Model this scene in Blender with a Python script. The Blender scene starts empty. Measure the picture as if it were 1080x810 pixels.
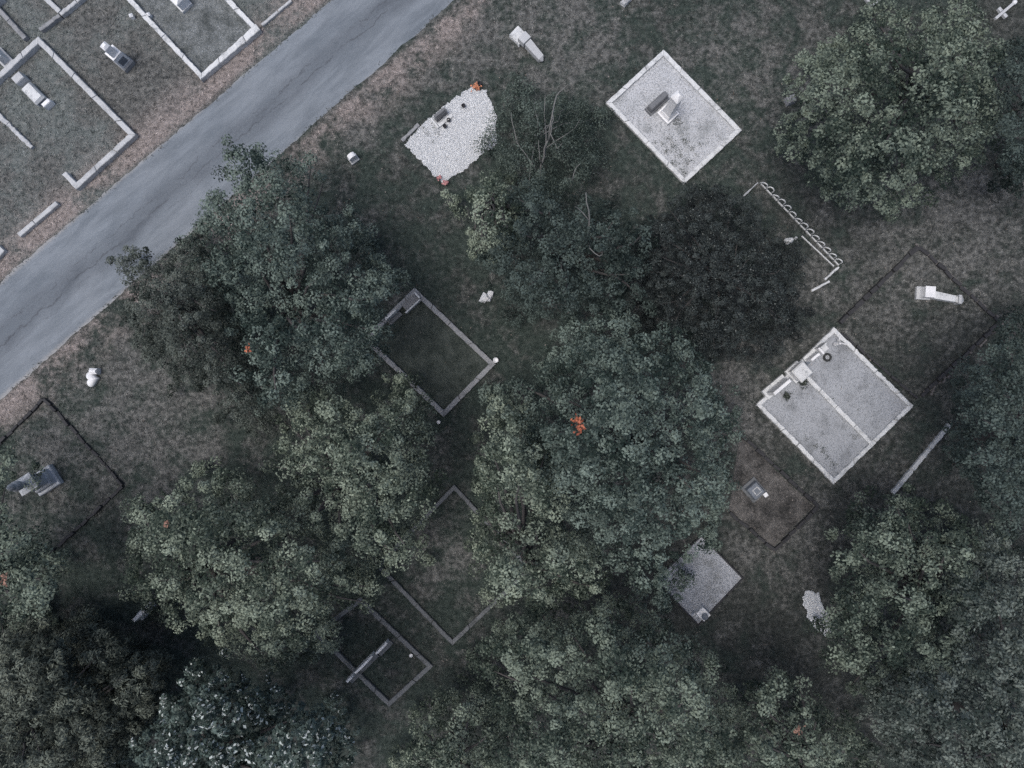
import bpy, bmesh, math, random
import numpy as np
from mathutils import Vector, Matrix

C = bpy.context.scene.collection
S, H = 25.0, 29.0            # photo pixels per metre on the ground, camera height


def W(px, py, z=0.0):
    """photo pixel seen at height z -> world point"""
    k = (H - z) / H
    return ((px - 540.0) / S * k, (405.0 - py) / S * k)


def ang(dx, dy):
    return math.atan2(-dy, dx)


A1 = ang(61, -56)            # the plots' two directions
A2 = ang(83, 85)

# ------------------------------------------------------------------ node helpers


class NT:
    def __init__(self, name):
        self.mat = bpy.data.materials.new(name)
        self.mat.use_nodes = True
        self.t = self.mat.node_tree
        self.b = self.t.nodes["Principled BSDF"]
        self.L = self.t.links.new

    def n(self, typ, **kw):
        x = self.t.nodes.new(typ)
        for k, v in kw.items():
            setattr(x, k, v)
        return x

    def put(self, sock, v):
        if v is None:
            return
        if hasattr(v, 'is_output'):
            self.L(v, sock)
        else:
            if isinstance(v, tuple) and len(v) == 3 and sock.type == 'RGBA':
                v = (*v, 1)
            sock.default_value = v

    def pos(self):
        return self.n('ShaderNodeNewGeometry').outputs['Position']

    def objc(self):
        return self.n('ShaderNodeTexCoord').outputs['Object']

    def noise(self, vec, scale, detail=4, rough=.55, dist=0.0, out='Fac'):
        x = self.n('ShaderNodeTexNoise')
        self.L(vec, x.inputs['Vector'])
        x.inputs['Scale'].default_value = scale
        x.inputs['Detail'].default_value = detail
        x.inputs['Roughness'].default_value = rough
        x.inputs['Distortion'].default_value = dist
        return x.outputs[out]

    def voro(self, vec, scale, out='Color', feature='F1'):
        x = self.n('ShaderNodeTexVoronoi', feature=feature)
        self.L(vec, x.inputs['Vector'])
        x.inputs['Scale'].default_value = scale
        return x.outputs[out]

    def math(self, op, a, b=None, c=None, clamp=False):
        x = self.n('ShaderNodeMath', operation=op, use_clamp=clamp)
        self.put(x.inputs[0], a)
        self.put(x.inputs[1], b)
        self.put(x.inputs[2], c)
        return x.outputs[0]

    def step(self, v, lo, hi, a=0.0, b=1.0):
        x = self.n('ShaderNodeMapRange', interpolation_type='SMOOTHSTEP')
        self.put(x.inputs['Value'], v)
        x.inputs['From Min'].default_value = lo
        x.inputs['From Max'].default_value = hi
        x.inputs['To Min'].default_value = a
        x.inputs['To Max'].default_value = b
        return x.outputs['Result']

    def mix(self, f, a, b, mode='MIX'):
        x = self.n('ShaderNodeMix', data_type='RGBA', blend_type=mode)
        self.put(x.inputs[0], f)
        self.put(x.inputs[6], a)
        self.put(x.inputs[7], b)
        return x.outputs[2]

    def bump(self, h, strength=.5, dist=.02):
        x = self.n('ShaderNodeBump')
        x.inputs['Strength'].default_value = strength
        x.inputs['Distance'].default_value = dist
        self.L(h, x.inputs['Height'])
        self.L(x.outputs[0], self.b.inputs['Normal'])

    def sep(self, v):
        x = self.n('ShaderNodeSeparateXYZ')
        self.L(v, x.inputs[0])
        return x.outputs

    def done(self, col, rough=.9, spec=.2):
        self.put(self.b.inputs['Base Color'], col)
        self.put(self.b.inputs['Roughness'], rough)
        self.b.inputs['Specular IOR Level'].default_value = spec
        return self.mat


# road centre line, used by the ground material and by the road itself
RA = math.atan2(359.5, 416)
RX, RY = W(0, 359.5)
RU = (math.cos(RA), math.sin(RA))
RV = (-math.sin(RA), math.cos(RA))


def road_uv(x, y):
    return ((x - RX) * RU[0] + (y - RY) * RU[1], (x - RX) * RV[0] + (y - RY) * RV[1])


DRY = ((150, 440, 5.0, .17), (170, 500, 3.0, .12), (590, 30, 4.5, .16), (500, 30, 4.0, .14), (1010, 240, 4.5, .16), (800, 60, 5.0, .10),
       (820, 560, 3.5, .15), (960, 280, 4.5, .12), (700, 300, 3.0, .1), (380, 100, 3.5, .14), (60, 480, 3.0, .13), (780, 420, 3.5, .14), (900, 480, 4.0, .08),
       (470, 590, 2.5, .12), (900, 300, 4.0, .1), (430, 60, 3.0, .12), (50, 540, 3.0, .08), (150, 95, 3.6, .24), (205, 125, 3.0, .2), (20, 200, 3.0, .1), (100, 20, 2.5, .12))


def turf_colour(m):
    p = m.pos()
    x, y, z = m.sep(p)
    big = m.noise(p, .28, 5, .6)
    mid = m.noise(p, .9, 9, .66, .3)
    fine = m.noise(p, 4.2, 8, .74)
    vfine = m.noise(p, 26.0, 4, .75)
    green = m.mix(m.step(fine, .3, .7), (.024, .034, .030), (.066, .083, .073))
    soil = m.mix(m.step(fine, .3, .7), (.028, .032, .030), (.078, .083, .077))
    straw = m.mix(m.step(fine, .32, .68), (.048, .051, .050), (.188, .188, .179))
    # side of the lane: the far side is drier and paler
    v = m.math('SUBTRACT', m.math('MULTIPLY', m.math('SUBTRACT', y, RY), RV[1]),
               m.math('MULTIPLY', m.math('SUBTRACT', x, RX), -RV[0]))
    far = m.step(v, 0.0, 3.0)
    side = m.step(m.math('ADD', x, m.math('MULTIPLY', y, -.6)), 1.0, 13.0)
    t = m.math('ADD', m.math('MULTIPLY', big, .5), m.math('MULTIPLY', mid, .8))
    t = m.math('ADD', t, m.math('MULTIPLY', side, .12))
    col = m.mix(m.step(t, .58, .80), green, soil)
    col = m.mix(m.math('MULTIPLY', far, .55), col, m.mix(m.step(fine, .3, .7), (.115, .130, .128), (.33, .35, .345)))
    dry = None
    for bx, by, br, k in DRY:
        wx, wy = W(bx, by)
        c = m.n('ShaderNodeVectorMath', operation='DISTANCE')
        m.L(p, c.inputs[0])
        c.inputs[1].default_value = (wx, wy, 0)
        q = m.step(c.outputs['Value'], br, br * .25, 0, k)
        dry = q if dry is None else m.math('MAXIMUM', dry, q)
    t2 = m.math('ADD', m.math('MULTIPLY', mid, .8), m.math('MULTIPLY', fine, .45))
    t2 = m.math('ADD', t2, m.math('ADD', m.math('MULTIPLY', far, .06), dry))
    col = m.mix(m.step(t2, .60, .88), col, straw)
    # worn verge beside the lane
    av = m.math('ABSOLUTE', v)
    vm = m.math('MULTIPLY', m.step(av, 1.7, 2.1), m.step(av, 3.9, 2.2))
    vn = m.step(m.math('ADD', m.math('ADD', m.noise(p, .55, 4, .6), m.math('MULTIPLY', fine, .35)), m.math('MULTIPLY', far, .10)), .54, .80)
    tan = m.mix(m.step(fine, .3, .7), (.14, .124, .117), (.36, .315, .298))
    col = m.mix(m.math('MULTIPLY', vm, vn), col, tan)
    f = m.step(vfine, .28, .72, .55, 1.5)
    g = m.n('ShaderNodeCombineXYZ')
    for i in range(3):
        m.L(f, g.inputs[i])
    return m.mix(1.0, col, g.outputs[0], 'MULTIPLY'), fine, vfine


def mat_ground():
    m = NT('turf_soil')
    col, fine, vfine = turf_colour(m)
    m.bump(m.math('ADD', fine, m.math('MULTIPLY', vfine, .6)), .9, .07)
    return m.done(col, .95, .1)


def mat_blades():
    m = NT('grass_blades')
    col, fine, vfine = turf_colour(m)
    a = m.n('ShaderNodeAttribute', attribute_name='tint').outputs['Fac']
    k = m.step(a, 0, 1, .6, 1.6)
    g = m.n('ShaderNodeCombineXYZ')
    for i in range(3):
        m.L(k, g.inputs[i])
    return m.done(m.mix(1.0, col, g.outputs[0], 'MULTIPLY'), .8, .15)


def mat_patch(name, a, b, fleck=None, fs=9.0):
    m = NT(name)
    p = m.pos()
    n1, n2 = m.noise(p, 1.6, 6, .65, .3), m.noise(p, 11, 5, .7)
    col = m.mix(m.step(m.math('ADD', m.math('MULTIPLY', n1, .6), m.math('MULTIPLY', n2, .4)), .36, .64), a, b)
    if fleck:
        f = m.math('MULTIPLY', m.step(m.voro(p, fs, 'Distance'), .30, .12), m.step(n1, .42, .6))
        col = m.mix(f, col, fleck)
    vf = m.noise(p, 32, 3, .7)
    k = m.step(vf, .25, .75, .65, 1.35)
    g = m.n('ShaderNodeCombineXYZ')
    for i in range(3):
        m.L(k, g.inputs[i])
    col = m.mix(1.0, col, g.outputs[0], 'MULTIPLY')
    m.bump(m.math('ADD', n2, vf), .9, .06)
    return m.done(col, .95, .1)


def mat_road():
    m = NT('asphalt')
    o = m.objc()
    u, v, z = m.sep(o)
    st = m.n('ShaderNodeMapping')
    m.L(o, st.inputs[0])
    st.inputs['Scale'].default_value = (.35, 1.6, 1)
    streak = m.noise(st.outputs[0], 1.1, 9, .72, .3)
    patch = m.noise(o, .35, 4, .55)
    grit = m.noise(o, 45, 3, .8)
    g2 = m.noise(o, 9, 5, .7)
    col = m.mix(m.step(streak, .34, .66), (.128, .148, .170), (.205, .230, .258))
    col = m.mix(m.step(patch, .35, .7, 0, .35), col, (.235, .255, .278))
    # worn darker band along the middle
    band = m.step(m.math('ABSOLUTE', m.math('ADD', v, m.math('MULTIPLY', m.math('SUBTRACT', m.noise(o, .25, 3), .5), 1.6))), .75, .1)
    col = m.mix(m.math('MULTIPLY', band, m.step(streak, .3, .7, .1, 1.0)), col, (.092, .105, .122))
    # long meandering cracks
    wob = m.noise(o, .55, 8, .68)
    for off, amp, w, s in ((-.15, 1.0, .020, .5), (.30, 1.5, .014, .5), (-.5, 1.1, .010, .3), (.1, 2.2, .010, .3)):
        d = m.math('ABSOLUTE', m.math('ADD', m.math('SUBTRACT', v, off), m.math('MULTIPLY', m.math('SUBTRACT', wob, .5), amp)))
        br = m.step(m.noise(o, .8 + off, 2), .42, .52)
        col = m.mix(m.math('MULTIPLY', m.math('MULTIPLY', m.step(d, w * 2.0, w * .4), br), s), col, (.05, .052, .06))
    # dusty edge
    edge = m.step(m.math('ADD', m.math('ABSOLUTE', v), m.math('MULTIPLY', m.math('SUBTRACT', g2, .5), .3)), 1.66, 1.90)
    col = m.mix(m.math('MULTIPLY', edge, .7), col, (.33, .32, .31))
    k = m.step(grit, .25, .75, .72, 1.28)
    g = m.n('ShaderNodeCombineXYZ')
    for i in range(3):
        m.L(k, g.inputs[i])
    col = m.mix(1.0, col, g.outputs[0], 'MULTIPLY')
    m.bump(m.math('ADD', grit, g2), .35, .015)
    return m.done(col, .85, .25)


def mat_stone(name, base, dark=None, stain=.5, rough=.85, scale=1.0):
    m = NT(name)
    o = m.pos()
    n1, n2, n3 = m.noise(o, 2.2 * scale, 6, .65), m.noise(o, 13 * scale, 5, .7), m.noise(o, 60, 2, .7)
    dark = dark or tuple(c * .45 for c in base)
    col = m.mix(m.math('MULTIPLY', m.step(m.math('ADD', m.math('MULTIPLY', n1, .6), m.math('MULTIPLY', n2, .4)), .46, .68), stain), base, dark)
    col = m.mix(m.step(n2, .58, .75, 0, .4 * stain), col, tuple(c * .6 for c in base))
    k = m.step(n3, .2, .8, .9, 1.1)
    g = m.n('ShaderNodeCombineXYZ')
    for i in range(3):
        m.L(k, g.inputs[i])
    col = m.mix(1.0, col, g.outputs[0], 'MULTIPLY')
    m.bump(m.math('ADD', n2, n3), .4, .012)
    return m.done(col, rough, .3)


def mat_gravel(name, a, b, stain=None):
    m = NT(name)
    p = m.pos()
    c = m.math('ADD', m.math('MULTIPLY', m.sep(m.voro(p, 34))[0], .7), m.math('MULTIPLY', m.noise(p, 7, 4, .7), .3))
    col = m.mix(c, a, b)
    n = m.noise(p, .9, 7, .68)
    if stain:
        col = m.mix(m.step(n, .46, .70, 0, .75), col, stain)
    d = m.voro(p, 26, 'Distance')
    m.bump(d, -.4, .015)
    return m.done(col, .85, .25)


def mat_attr(name, a, b, rough=.6, spec=.12, pale=None):
    """leaf colours picked by each leaf's own 'tint' value"""
    m = NT(name)
    t = m.n('ShaderNodeAttribute', attribute_name='tint').outputs['Fac']
    col = m.mix(m.step(t, 0, 1), a, b)
    if pale:
        col = m.mix(m.step(t, 1.4, 1.6), col, pale)
    return m.done(col, rough, spec)


def mat_plain(name, col, rough=.6, spec=.3, var=.25):
    m = NT(name)
    n = m.noise(m.pos(), 25, 4, .6)
    return m.done(m.mix(n, tuple(c * (1 - var) for c in col), tuple(min(1, c * (1 + var)) for c in col)), rough, spec)


M = {}
M['ground'] = mat_ground()
M['blades'] = mat_blades()
M['road'] = mat_road()
M['white'] = mat_stone('pale_limestone', (.62, .63, .635), (.24, .25, .255), .9)
M['marble'] = mat_stone('white_marble', (.78, .78, .79), (.50, .51, .53), .5, .6)
M['kerbstone'] = mat_stone('weathered_kerb', (.47, .48, .49), (.22, .225, .23), .7)
M['grey'] = mat_stone('grey_stone', (.27, .275, .285), (.11, .115, .12), .8)
M['mossy'] = mat_stone('mossy_stone', (.145, .153, .162), (.055, .06, .058), .9)
M['dark'] = mat_stone('dark_edging', (.045, .045, .048), (.02, .02, .022), .8)
M['brick'] = mat_stone('old_edging_brick', (.15, .138, .132), (.03, .03, .03), 1.0, .9, 1.2)
M['granite'] = mat_stone('dark_granite', (.16, .165, .175), (.085, .088, .095), .6, .35, 2.0)
M['slate'] = mat_stone('blue_slate', (.16, .18, .21), (.09, .10, .12), .6, .6)
M['monument'] = mat_stone('sooty_sandstone', (.46, .48, .51), (.17, .18, .20), .9)
M['iron'] = mat_plain('painted_iron', (.60, .61, .61), .55)
M['wreath'] = mat_plain('dark_wreath', (.03, .032, .032), .7)
M['orange'] = mat_plain('orange_petals', (.60, .25, .14), .6)
M['pink'] = mat_plain('pink_petals', (.48, .23, .23), .6)
M['pot'] = mat_plain('black_pot', (.025, .025, .03), .5)
M['bark'] = mat_plain('bark', (.085, .08, .078), .9, .1, .5)
M['palebark'] = mat_plain('pale_dead_bark', (.20, .20, .195), .85, .1, .35)
M['weed'] = mat_attr('weed_leaves', (.04, .048, .042), (.12, .135, .115))
M['litter'] = mat_attr('dry_leaves', (.12, .09, .07), (.34, .30, .27))

# ------------------------------------------------------------------ object helpers


def link(name, me, mat=None, parent=None):
    o = bpy.data.objects.new(name, me)
    C.objects.link(o)
    if mat is not None:
        me.materials.append(mat)
    if parent is not None:
        o.parent = parent
    return o


def tag(o, label=None, cat=None, group=None, kind=None):
    if label:
        o['label'] = label
    if cat:
        o['category'] = cat
    if group:
        o['group'] = group
    if kind:
        o['kind'] = kind
    return o


def thing(name, label, cat, loc=(0, 0, 0), rot=0.0, group=None, tilt=(0, 0)):
    o = bpy.data.objects.new(name, None)
    C.objects.link(o)
    o.empty_display_size = .2
    o.location = loc
    o.rotation_euler = (tilt[0], tilt[1], rot)
    return tag(o, label, cat, group)


def fast_mesh(name, verts, faces_n, idx, tint=None, smooth=False):
    """verts (n,3); idx flat loop indices; faces_n corners per face (constant)"""
    me = bpy.data.meshes.new(name)
    nf = len(idx) // faces_n
    me.vertices.add(len(verts))
    me.vertices.foreach_set('co', np.ascontiguousarray(verts, dtype=np.float32).ravel())
    me.loops.add(len(idx))
    me.loops.foreach_set('vertex_index', np.ascontiguousarray(idx, dtype=np.int32))
    me.polygons.add(nf)
    me.polygons.foreach_set('loop_start', np.arange(0, nf * faces_n, faces_n, dtype=np.int32))
    me.polygons.foreach_set('loop_total', np.full(nf, faces_n, dtype=np.int32))
    if tint is not None:
        a = me.attributes.new('tint', 'FLOAT', 'FACE')
        a.data.foreach_set('value', np.ascontiguousarray(tint, dtype=np.float32))
    me.update(calc_edges=True)
    return me


def bm_mesh(name, bm, bevel=0.0, smooth=False):
    if bevel:
        es = [e for e in bm.edges if len(e.link_faces) == 2 and e.calc_face_angle(0) > .5]
        bmesh.ops.bevel(bm, geom=es, offset=bevel, segments=2, affect='EDGES', profile=.6)
    bmesh.ops.recalc_face_normals(bm, faces=bm.faces)
    me = bpy.data.meshes.new(name)
    bm.to_mesh(me)
    bm.free()
    if smooth:
        for p in me.polygons:
            p.use_smooth = True
    return me


def loft_bm(bm, rings):
    """rings: list of lists of points; closed caps"""
    vs = [[bm.verts.new(p) for p in r] for r in rings]
    n = len(vs[0])
    for a, b in zip(vs[:-1], vs[1:]):
        for i in range(n):
            bm.faces.new((a[i], a[(i + 1) % n], b[(i + 1) % n], b[i]))
    bm.faces.new(vs[0][::-1])
    bm.faces.new(vs[-1])
    return bm


def block(name, prof, mat, parent, off=(0, 0), bevel=.012, sides=4, rough=0.0, seed=1, bottom=None):
    """stack of rectangular (or round) sections: prof = [(z, half_x, half_y), ...]"""
    bm = bmesh.new()
    rings = []
    for z, hx, hy in prof:
        if sides == 4:
            r = [(-hx, -hy), (hx, -hy), (hx, hy), (-hx, hy)]
        else:
            r = [(hx * math.cos(2 * math.pi * i / sides), hy * math.sin(2 * math.pi * i / sides)) for i in range(sides)]
        rings.append([(x + off[0], y + off[1], z) for x, y in r])
    loft_bm(bm, rings)
    if rough:
        bmesh.ops.subdivide_edges(bm, edges=bm.edges, cuts=3, use_grid_fill=True)
        rr = random.Random(seed)
        for v in bm.verts:
            v.co += Vector((rr.uniform(-1, 1), rr.uniform(-1, 1), rr.uniform(-1, 1))) * rough
        bevel = 0
    return link(name, bm_mesh(name, bm, bevel, sides > 6), mat, parent)


def outline_block(name, pts, y0, y1, mat, parent, bevel=.01):
    """upright slab: outline in x,z extruded in y"""
    bm = bmesh.new()
    loft_bm(bm, [[(x, y0, z) for x, z in pts], [(x, y1, z) for x, z in pts]])
    return link(name, bm_mesh(name, bm, bevel), mat, parent)


def lathe(name, prof, mat, parent, off=(0, 0, 0), n=14):
    bm = bmesh.new()
    loft_bm(bm, [[(off[0] + max(r, .003) * math.cos(2 * math.pi * i / n), off[1] + max(r, .003) * math.sin(2 * math.pi * i / n), off[2] + z) for i in range(n)] for r, z in prof])
    return link(name, bm_mesh(name, bm, 0, True), mat, parent)


def tube_bm(bm, pts, radii, n=6):
    pts = [Vector(p) for p in pts]
    rings = []
    for i, p in enumerate(pts):
        d = (pts[min(i + 1, len(pts) - 1)] - pts[max(i - 1, 0)]).normalized()
        a = d.orthogonal().normalized()
        b = d.cross(a)
        rings.append([p + (a * math.cos(2 * math.pi * k / n) + b * math.sin(2 * math.pi * k / n)) * radii[i] for k in range(n)])
    # keep rings from twisting
    for i in range(1, len(rings)):
        best = min(range(n), key=lambda s: sum((rings[i][(k + s) % n] - rings[i - 1][k]).length for k in range(n)))
        rings[i] = rings[i][best:] + rings[i][:best]
    loft_bm(bm, rings)


# ------------------------------------------------------------------ camera, light
cam = bpy.data.cameras.new('camera')
cam.sensor_width = 36
cam.lens = 18 / (540 / S / H)
cam.clip_end = 2000
cam.clip_start = .1
co = bpy.data.objects.new('camera', cam)
co.location = (0, 0, H)
C.objects.link(co)
sc = bpy.context.scene
sc.camera = co
SUN_EL, SUN_AZ = math.radians(72), math.radians(250)      # azimuth clockwise from +y
wd = bpy.data.worlds.new("World")
sc.world = wd
wd.use_nodes = True
wt = wd.node_tree
sky = wt.nodes.new('ShaderNodeTexSky')
sky.sky_type = 'NISHITA'
sky.sun_disc = False
sky.sun_elevation = SUN_EL
sky.sun_rotation = SUN_AZ
sky.air_density = 1.0
sky.dust_density = 3.5
sky.ozone_density = 0.6
wt.links.new(sky.outputs[0], wt.nodes['Background'].inputs[0])
wt.nodes['Background'].inputs[1].default_value = .125
sl = bpy.data.lights.new('sun', 'SUN')
sl.energy = 1.5
sl.angle = math.radians(26)
sl.color = (.99, .98, .965)
so = bpy.data.objects.new('sun', sl)
d = Vector((math.sin(SUN_AZ) * math.cos(SUN_EL), math.cos(SUN_AZ) * math.cos(SUN_EL), math.sin(SUN_EL)))
so.rotation_euler = d.to_track_quat('Z', 'Y').to_euler()
so.location = (0, 0, 60)
C.objects.link(so)
vs = sc.view_settings
vs.view_transform = 'Standard'
vs.look = 'None'
vs.gamma = 1
vs.exposure = 0.25
vs.use_curve_mapping = False
sc.cycles.use_denoising = False
sc.cycles.max_bounces = 5
sc.cycles.diffuse_bounces = 2

# ------------------------------------------------------------------ noise in numpy


def vnoise(x, y, seed):
    def h(ix, iy):
        n = (ix.astype(np.int64) * 374761393 + iy.astype(np.int64) * 668265263 + seed * 144665) & 0xffffffff
        n = ((n ^ (n >> 13)) * 1274126177) & 0xffffffff
        return ((n ^ (n >> 16)) & 0xffff) / 65535.0
    ix, iy = np.floor(x), np.floor(y)
    fx, fy = x - ix, y - iy
    fx, fy = fx * fx * (3 - 2 * fx), fy * fy * (3 - 2 * fy)
    a = h(ix, iy) * (1 - fx) + h(ix + 1, iy) * fx
    b = h(ix, iy + 1) * (1 - fx) + h(ix + 1, iy + 1) * fx
    return a * (1 - fy) + b * fy


def poly_dist(P, poly):
    """signed distance (inside +) of points P (n,2) to polygon"""
    poly = np.asarray(poly, float)
    A, B = poly, np.roll(poly, -1, 0)
    dmin = np.full(len(P), 1e9)
    inside = np.zeros(len(P), bool)
    for a, b in zip(A, B):
        ab, ap = b - a, P - a
        t = np.clip((ap @ ab) / max(ab @ ab, 1e-9), 0, 1)
        dmin = np.minimum(dmin, np.linalg.norm(ap - t[:, None] * ab, axis=1))
        cond = ((a[1] > P[:, 1]) != (b[1] > P[:, 1]))
        xx = (b[0] - a[0]) * (P[:, 1] - a[1]) / (b[1] - a[1] + 1e-12) + a[0]
        inside ^= cond & (P[:, 0] < xx)
    return np.where(inside, dmin, -dmin)


# ------------------------------------------------------------------ ground, lane
def grid_mesh(name, x0, x1, y0, y1, nx, ny, zf):
    xs, ys = np.linspace(x0, x1, nx), np.linspace(y0, y1, ny)
    X, Y = np.meshgrid(xs, ys)
    V = np.stack([X.ravel(), Y.ravel(), zf(X.ravel(), Y.ravel())], 1)
    i = np.arange(nx * ny).reshape(ny, nx)
    q = np.stack([i[:-1, :-1], i[:-1, 1:], i[1:, 1:], i[1:, :-1]], -1).reshape(-1)
    return fast_mesh(name, V, 4, q)


g = link('ground', grid_mesh('ground', -400, 400, -400, 400, 3, 3, lambda x, y: x * 0), M['ground'])
tag(g, kind='structure')

rng = np.random.default_rng(3)
us = np.arange(-60, 90, .12)
hw = np.clip(1.89 - (us / 22.0) * .20, 1.5, 2.2)
jl = (vnoise(us * 1.2, us * 0, 5) - .5) * .07 + (vnoise(us * 5, us * 0, 6) - .5) * .07
jr = (vnoise(us * 1.0, us * 0, 7) - .5) * .07 + (vnoise(us * 5, us * 0, 8) - .5) * .08
cols = [(-1, jr), (-.5, 0), (0, 0), (.5, 0), (1, jl)]
V = np.concatenate([np.stack([us, s * hw + j, np.full_like(us, .006 if abs(s) == 1 else .035 if s == 0 else .026)], 1) for s, j in cols])
n = len(us)
q = []
for c in range(4):
    i = np.arange(n - 1) + c * n
    q.append(np.stack([i, i + 1, i + 1 + n, i + n], 1))
q = np.concatenate(q)
rd = link('road', fast_mesh('road', V, 4, q.ravel()), M['road'])
rd.location = (RX, RY, 0)
rd.rotation_euler = (0, 0, RA)
tag(rd, kind='structure')

# ------------------------------------------------------------------ kerbs
NOGRASS = []          # world polygons where no grass blades grow


def inset(poly, d):
    """inset a convex polygon (any winding) by d; returns points"""
    P = [Vector(p) for p in poly]
    area = sum(P[i].x * P[(i + 1) % len(P)].y - P[(i + 1) % len(P)].x * P[i].y for i in range(len(P)))
    sgn = 1 if area > 0 else -1
    out = []
    for i in range(len(P)):
        a, b, c = P[i - 1], P[i], P[(i + 1) % len(P)]
        e1, e2 = (b - a).normalized(), (c - b).normalized()
        n1, n2 = Vector((-e1.y, e1.x)) * sgn, Vector((-e2.y, e2.x)) * sgn
        k = (n1 + n2)
        k = k / max(k.length_squared / 2, .2)
        out.append(b + k * d)
    return out


def rail(name, a, b, b2, a2, h, mat, parent, seed=0, jag=.012, z0=-.04, gap=.006):
    """one kerb length: quad a,b (outer) b2,a2 (inner), slightly worn"""
    a, b, a2, b2 = (Vector(v) for v in (a, b, a2, b2))
    L = (b - a).length
    t = gap / max(L, .1)
    a, b = a.lerp(b, t), b.lerp(a, t)
    a2, b2 = a2.lerp(b2, t), b2.lerp(a2, t)
    n = max(3, int(L / .12))
    rr = random.Random(seed)
    rings = []
    fs = [(i / n, 0) for i in range(n + 1)]
    q = rr.uniform(.8, 1.3)
    while q < L - .5 and h > .11:           # open joints between the lengths of stone
        fs = [v for v in fs if abs(v[0] * L - q) > .04]
        fs += [((q - .022) / L, 0), ((q - .012) / L, 1), ((q + .012) / L, 1), ((q + .022) / L, 0)]
        q += rr.uniform(.9, 1.5)
    for f, joint in sorted(fs):
        p, p2 = a.lerp(b, f), a2.lerp(b2, f)
        w = (p2 - p).normalized()
        hz = h + rr.uniform(-1, 1) * jag - joint * .07
        o1, o2 = rr.uniform(-1, 1) * jag, rr.uniform(-1, 1) * jag
        p, p2 = p + w * o1, p2 + w * o2
        c = min(.02, h * .3)
        rings.append([(p.x, p.y, z0), (p.x, p.y, hz - c), (*(p + w * c), hz), (*(p2 - w * c), hz + rr.uniform(-1, 1) * jag * .5), (p2.x, p2.y, hz - c), (p2.x, p2.y, z0)])
    bm = bmesh.new()
    loft_bm(bm, rings)
    return link(name, bm_mesh(name, bm), mat, parent)


def kerb_set(label, px, w, h, mat, sides=None, name='grave_kerb', group='stone kerbs round the burial plots', seed=0, jag=.012, widths=None):
    P = [Vector(W(x, y, h)) for x, y in px]
    c = sum(P, Vector((0, 0))) / len(P)
    t = thing(name, label, 'grave kerb', (c.x, c.y, 0), 0, group)
    P = [p - c for p in P]
    I = inset(P, w)
    for i in range(len(P)):
        if sides is not None and i not in sides:
            continue
        j = (i + 1) % len(P)
        rail('kerb', P[i], P[j], I[j], I[i], h, mat, t, seed + i, jag)
    return t, [(p + c).to_tuple() for p in I]


def strip_kerb(label, a, b, w, h, mat, name='kerb_stone', group=None, seed=0, jag=.01, cat='kerb stone'):
    a, b = Vector(W(*a)), Vector(W(*b))
    c = (a + b) / 2
    t = (b - a).normalized()
    nrm = Vector((-t.y, t.x)) * w / 2
    o = rail(name, a - c - nrm, b - c - nrm, b - c + nrm, a - c + nrm, h, mat, None, seed, jag)
    o.location = (c.x, c.y, 0)
    return tag(o, label, cat, group)


def gravel_bed(name, poly, z, ma, npeb, seed, size=(.018, .038), ragged=0.0):
    """a bed of stones: uneven base sheet and loose pebbles in one object"""
    r = np.random.default_rng(seed)
    poly = np.asarray(poly, float)
    if ragged:
        out = []
        for a, b in zip(poly, np.roll(poly, -1, 0)):
            k = max(2, int(np.linalg.norm(b - a) / .12))
            for i in range(k):
                out.append(a + (b - a) * i / k + r.normal(0, ragged, 2))
        poly = np.array(out)
    bm = bmesh.new()
    f = bm.faces.new([bm.verts.new((x, y, z)) for x, y in poly])
    bmesh.ops.triangulate(bm, faces=[f])
    bmesh.ops.recalc_face_normals(bm, faces=bm.faces)
    me0 = bpy.data.meshes.new('tmp')
    bm.to_mesh(me0)
    bm.free()
    v0 = np.array([v.co[:] for v in me0.vertices])
    f0 = np.array([p.vertices[:] for p in me0.polygons])
    bpy.data.meshes.remove(me0)
    lo, hi = poly.min(0), poly.max(0)
    P = r.uniform(lo, hi, (npeb * 3, 2))
    P = P[poly_dist(P, poly) > -.02][:npeb]
    m = len(P)
    s = r.uniform(size[0], size[1], (m, 1))
    oc = np.array([[1, 0, 0], [0, 1, 0], [-1, 0, 0], [0, -1, 0], [0, 0, .8], [0, 0, -.6]], float)
    th = r.uniform(0, 6.28, m)
    ca, sa = np.cos(th)[:, None], np.sin(th)[:, None]
    sh = oc[None] * r.uniform(.7, 1.3, (m, 6, 1)) * s[:, :, None]
    X = sh[..., 0] * ca - sh[..., 1] * sa
    Y = sh[..., 0] * sa + sh[..., 1] * ca
    V = np.stack([X + P[:, :1], Y + P[:, 1:], sh[..., 2] + z + s * .35], -1).reshape(-1, 3)
    F = np.array([[0, 1, 4], [1, 2, 4], [2, 3, 4], [3, 0, 4], [1, 0, 5], [2, 1, 5], [3, 2, 5], [0, 3, 5]])
    idx = (F[None] + (np.arange(m) * 6)[:, None, None] + len(v0)).reshape(-1)
    me = fast_mesh(name, np.concatenate([v0, V]), 3, np.concatenate([f0.ravel(), idx]))
    o = link(name, me, ma)
    NOGRASS.append(poly)
    return tag(o, kind='stuff')


def sheet(name, poly, z, mat):
    bm = bmesh.new()
    f = bm.faces.new([bm.verts.new((x, y, z)) for x, y in poly])
    bmesh.ops.triangulate(bm, faces=[f])
    bmesh.ops.recalc_face_normals(bm, faces=bm.faces)
    o = link(name, bm_mesh(name, bm), mat)
    NOGRASS.append(np.asarray(poly, float))
    return tag(o, kind='structure')


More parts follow.
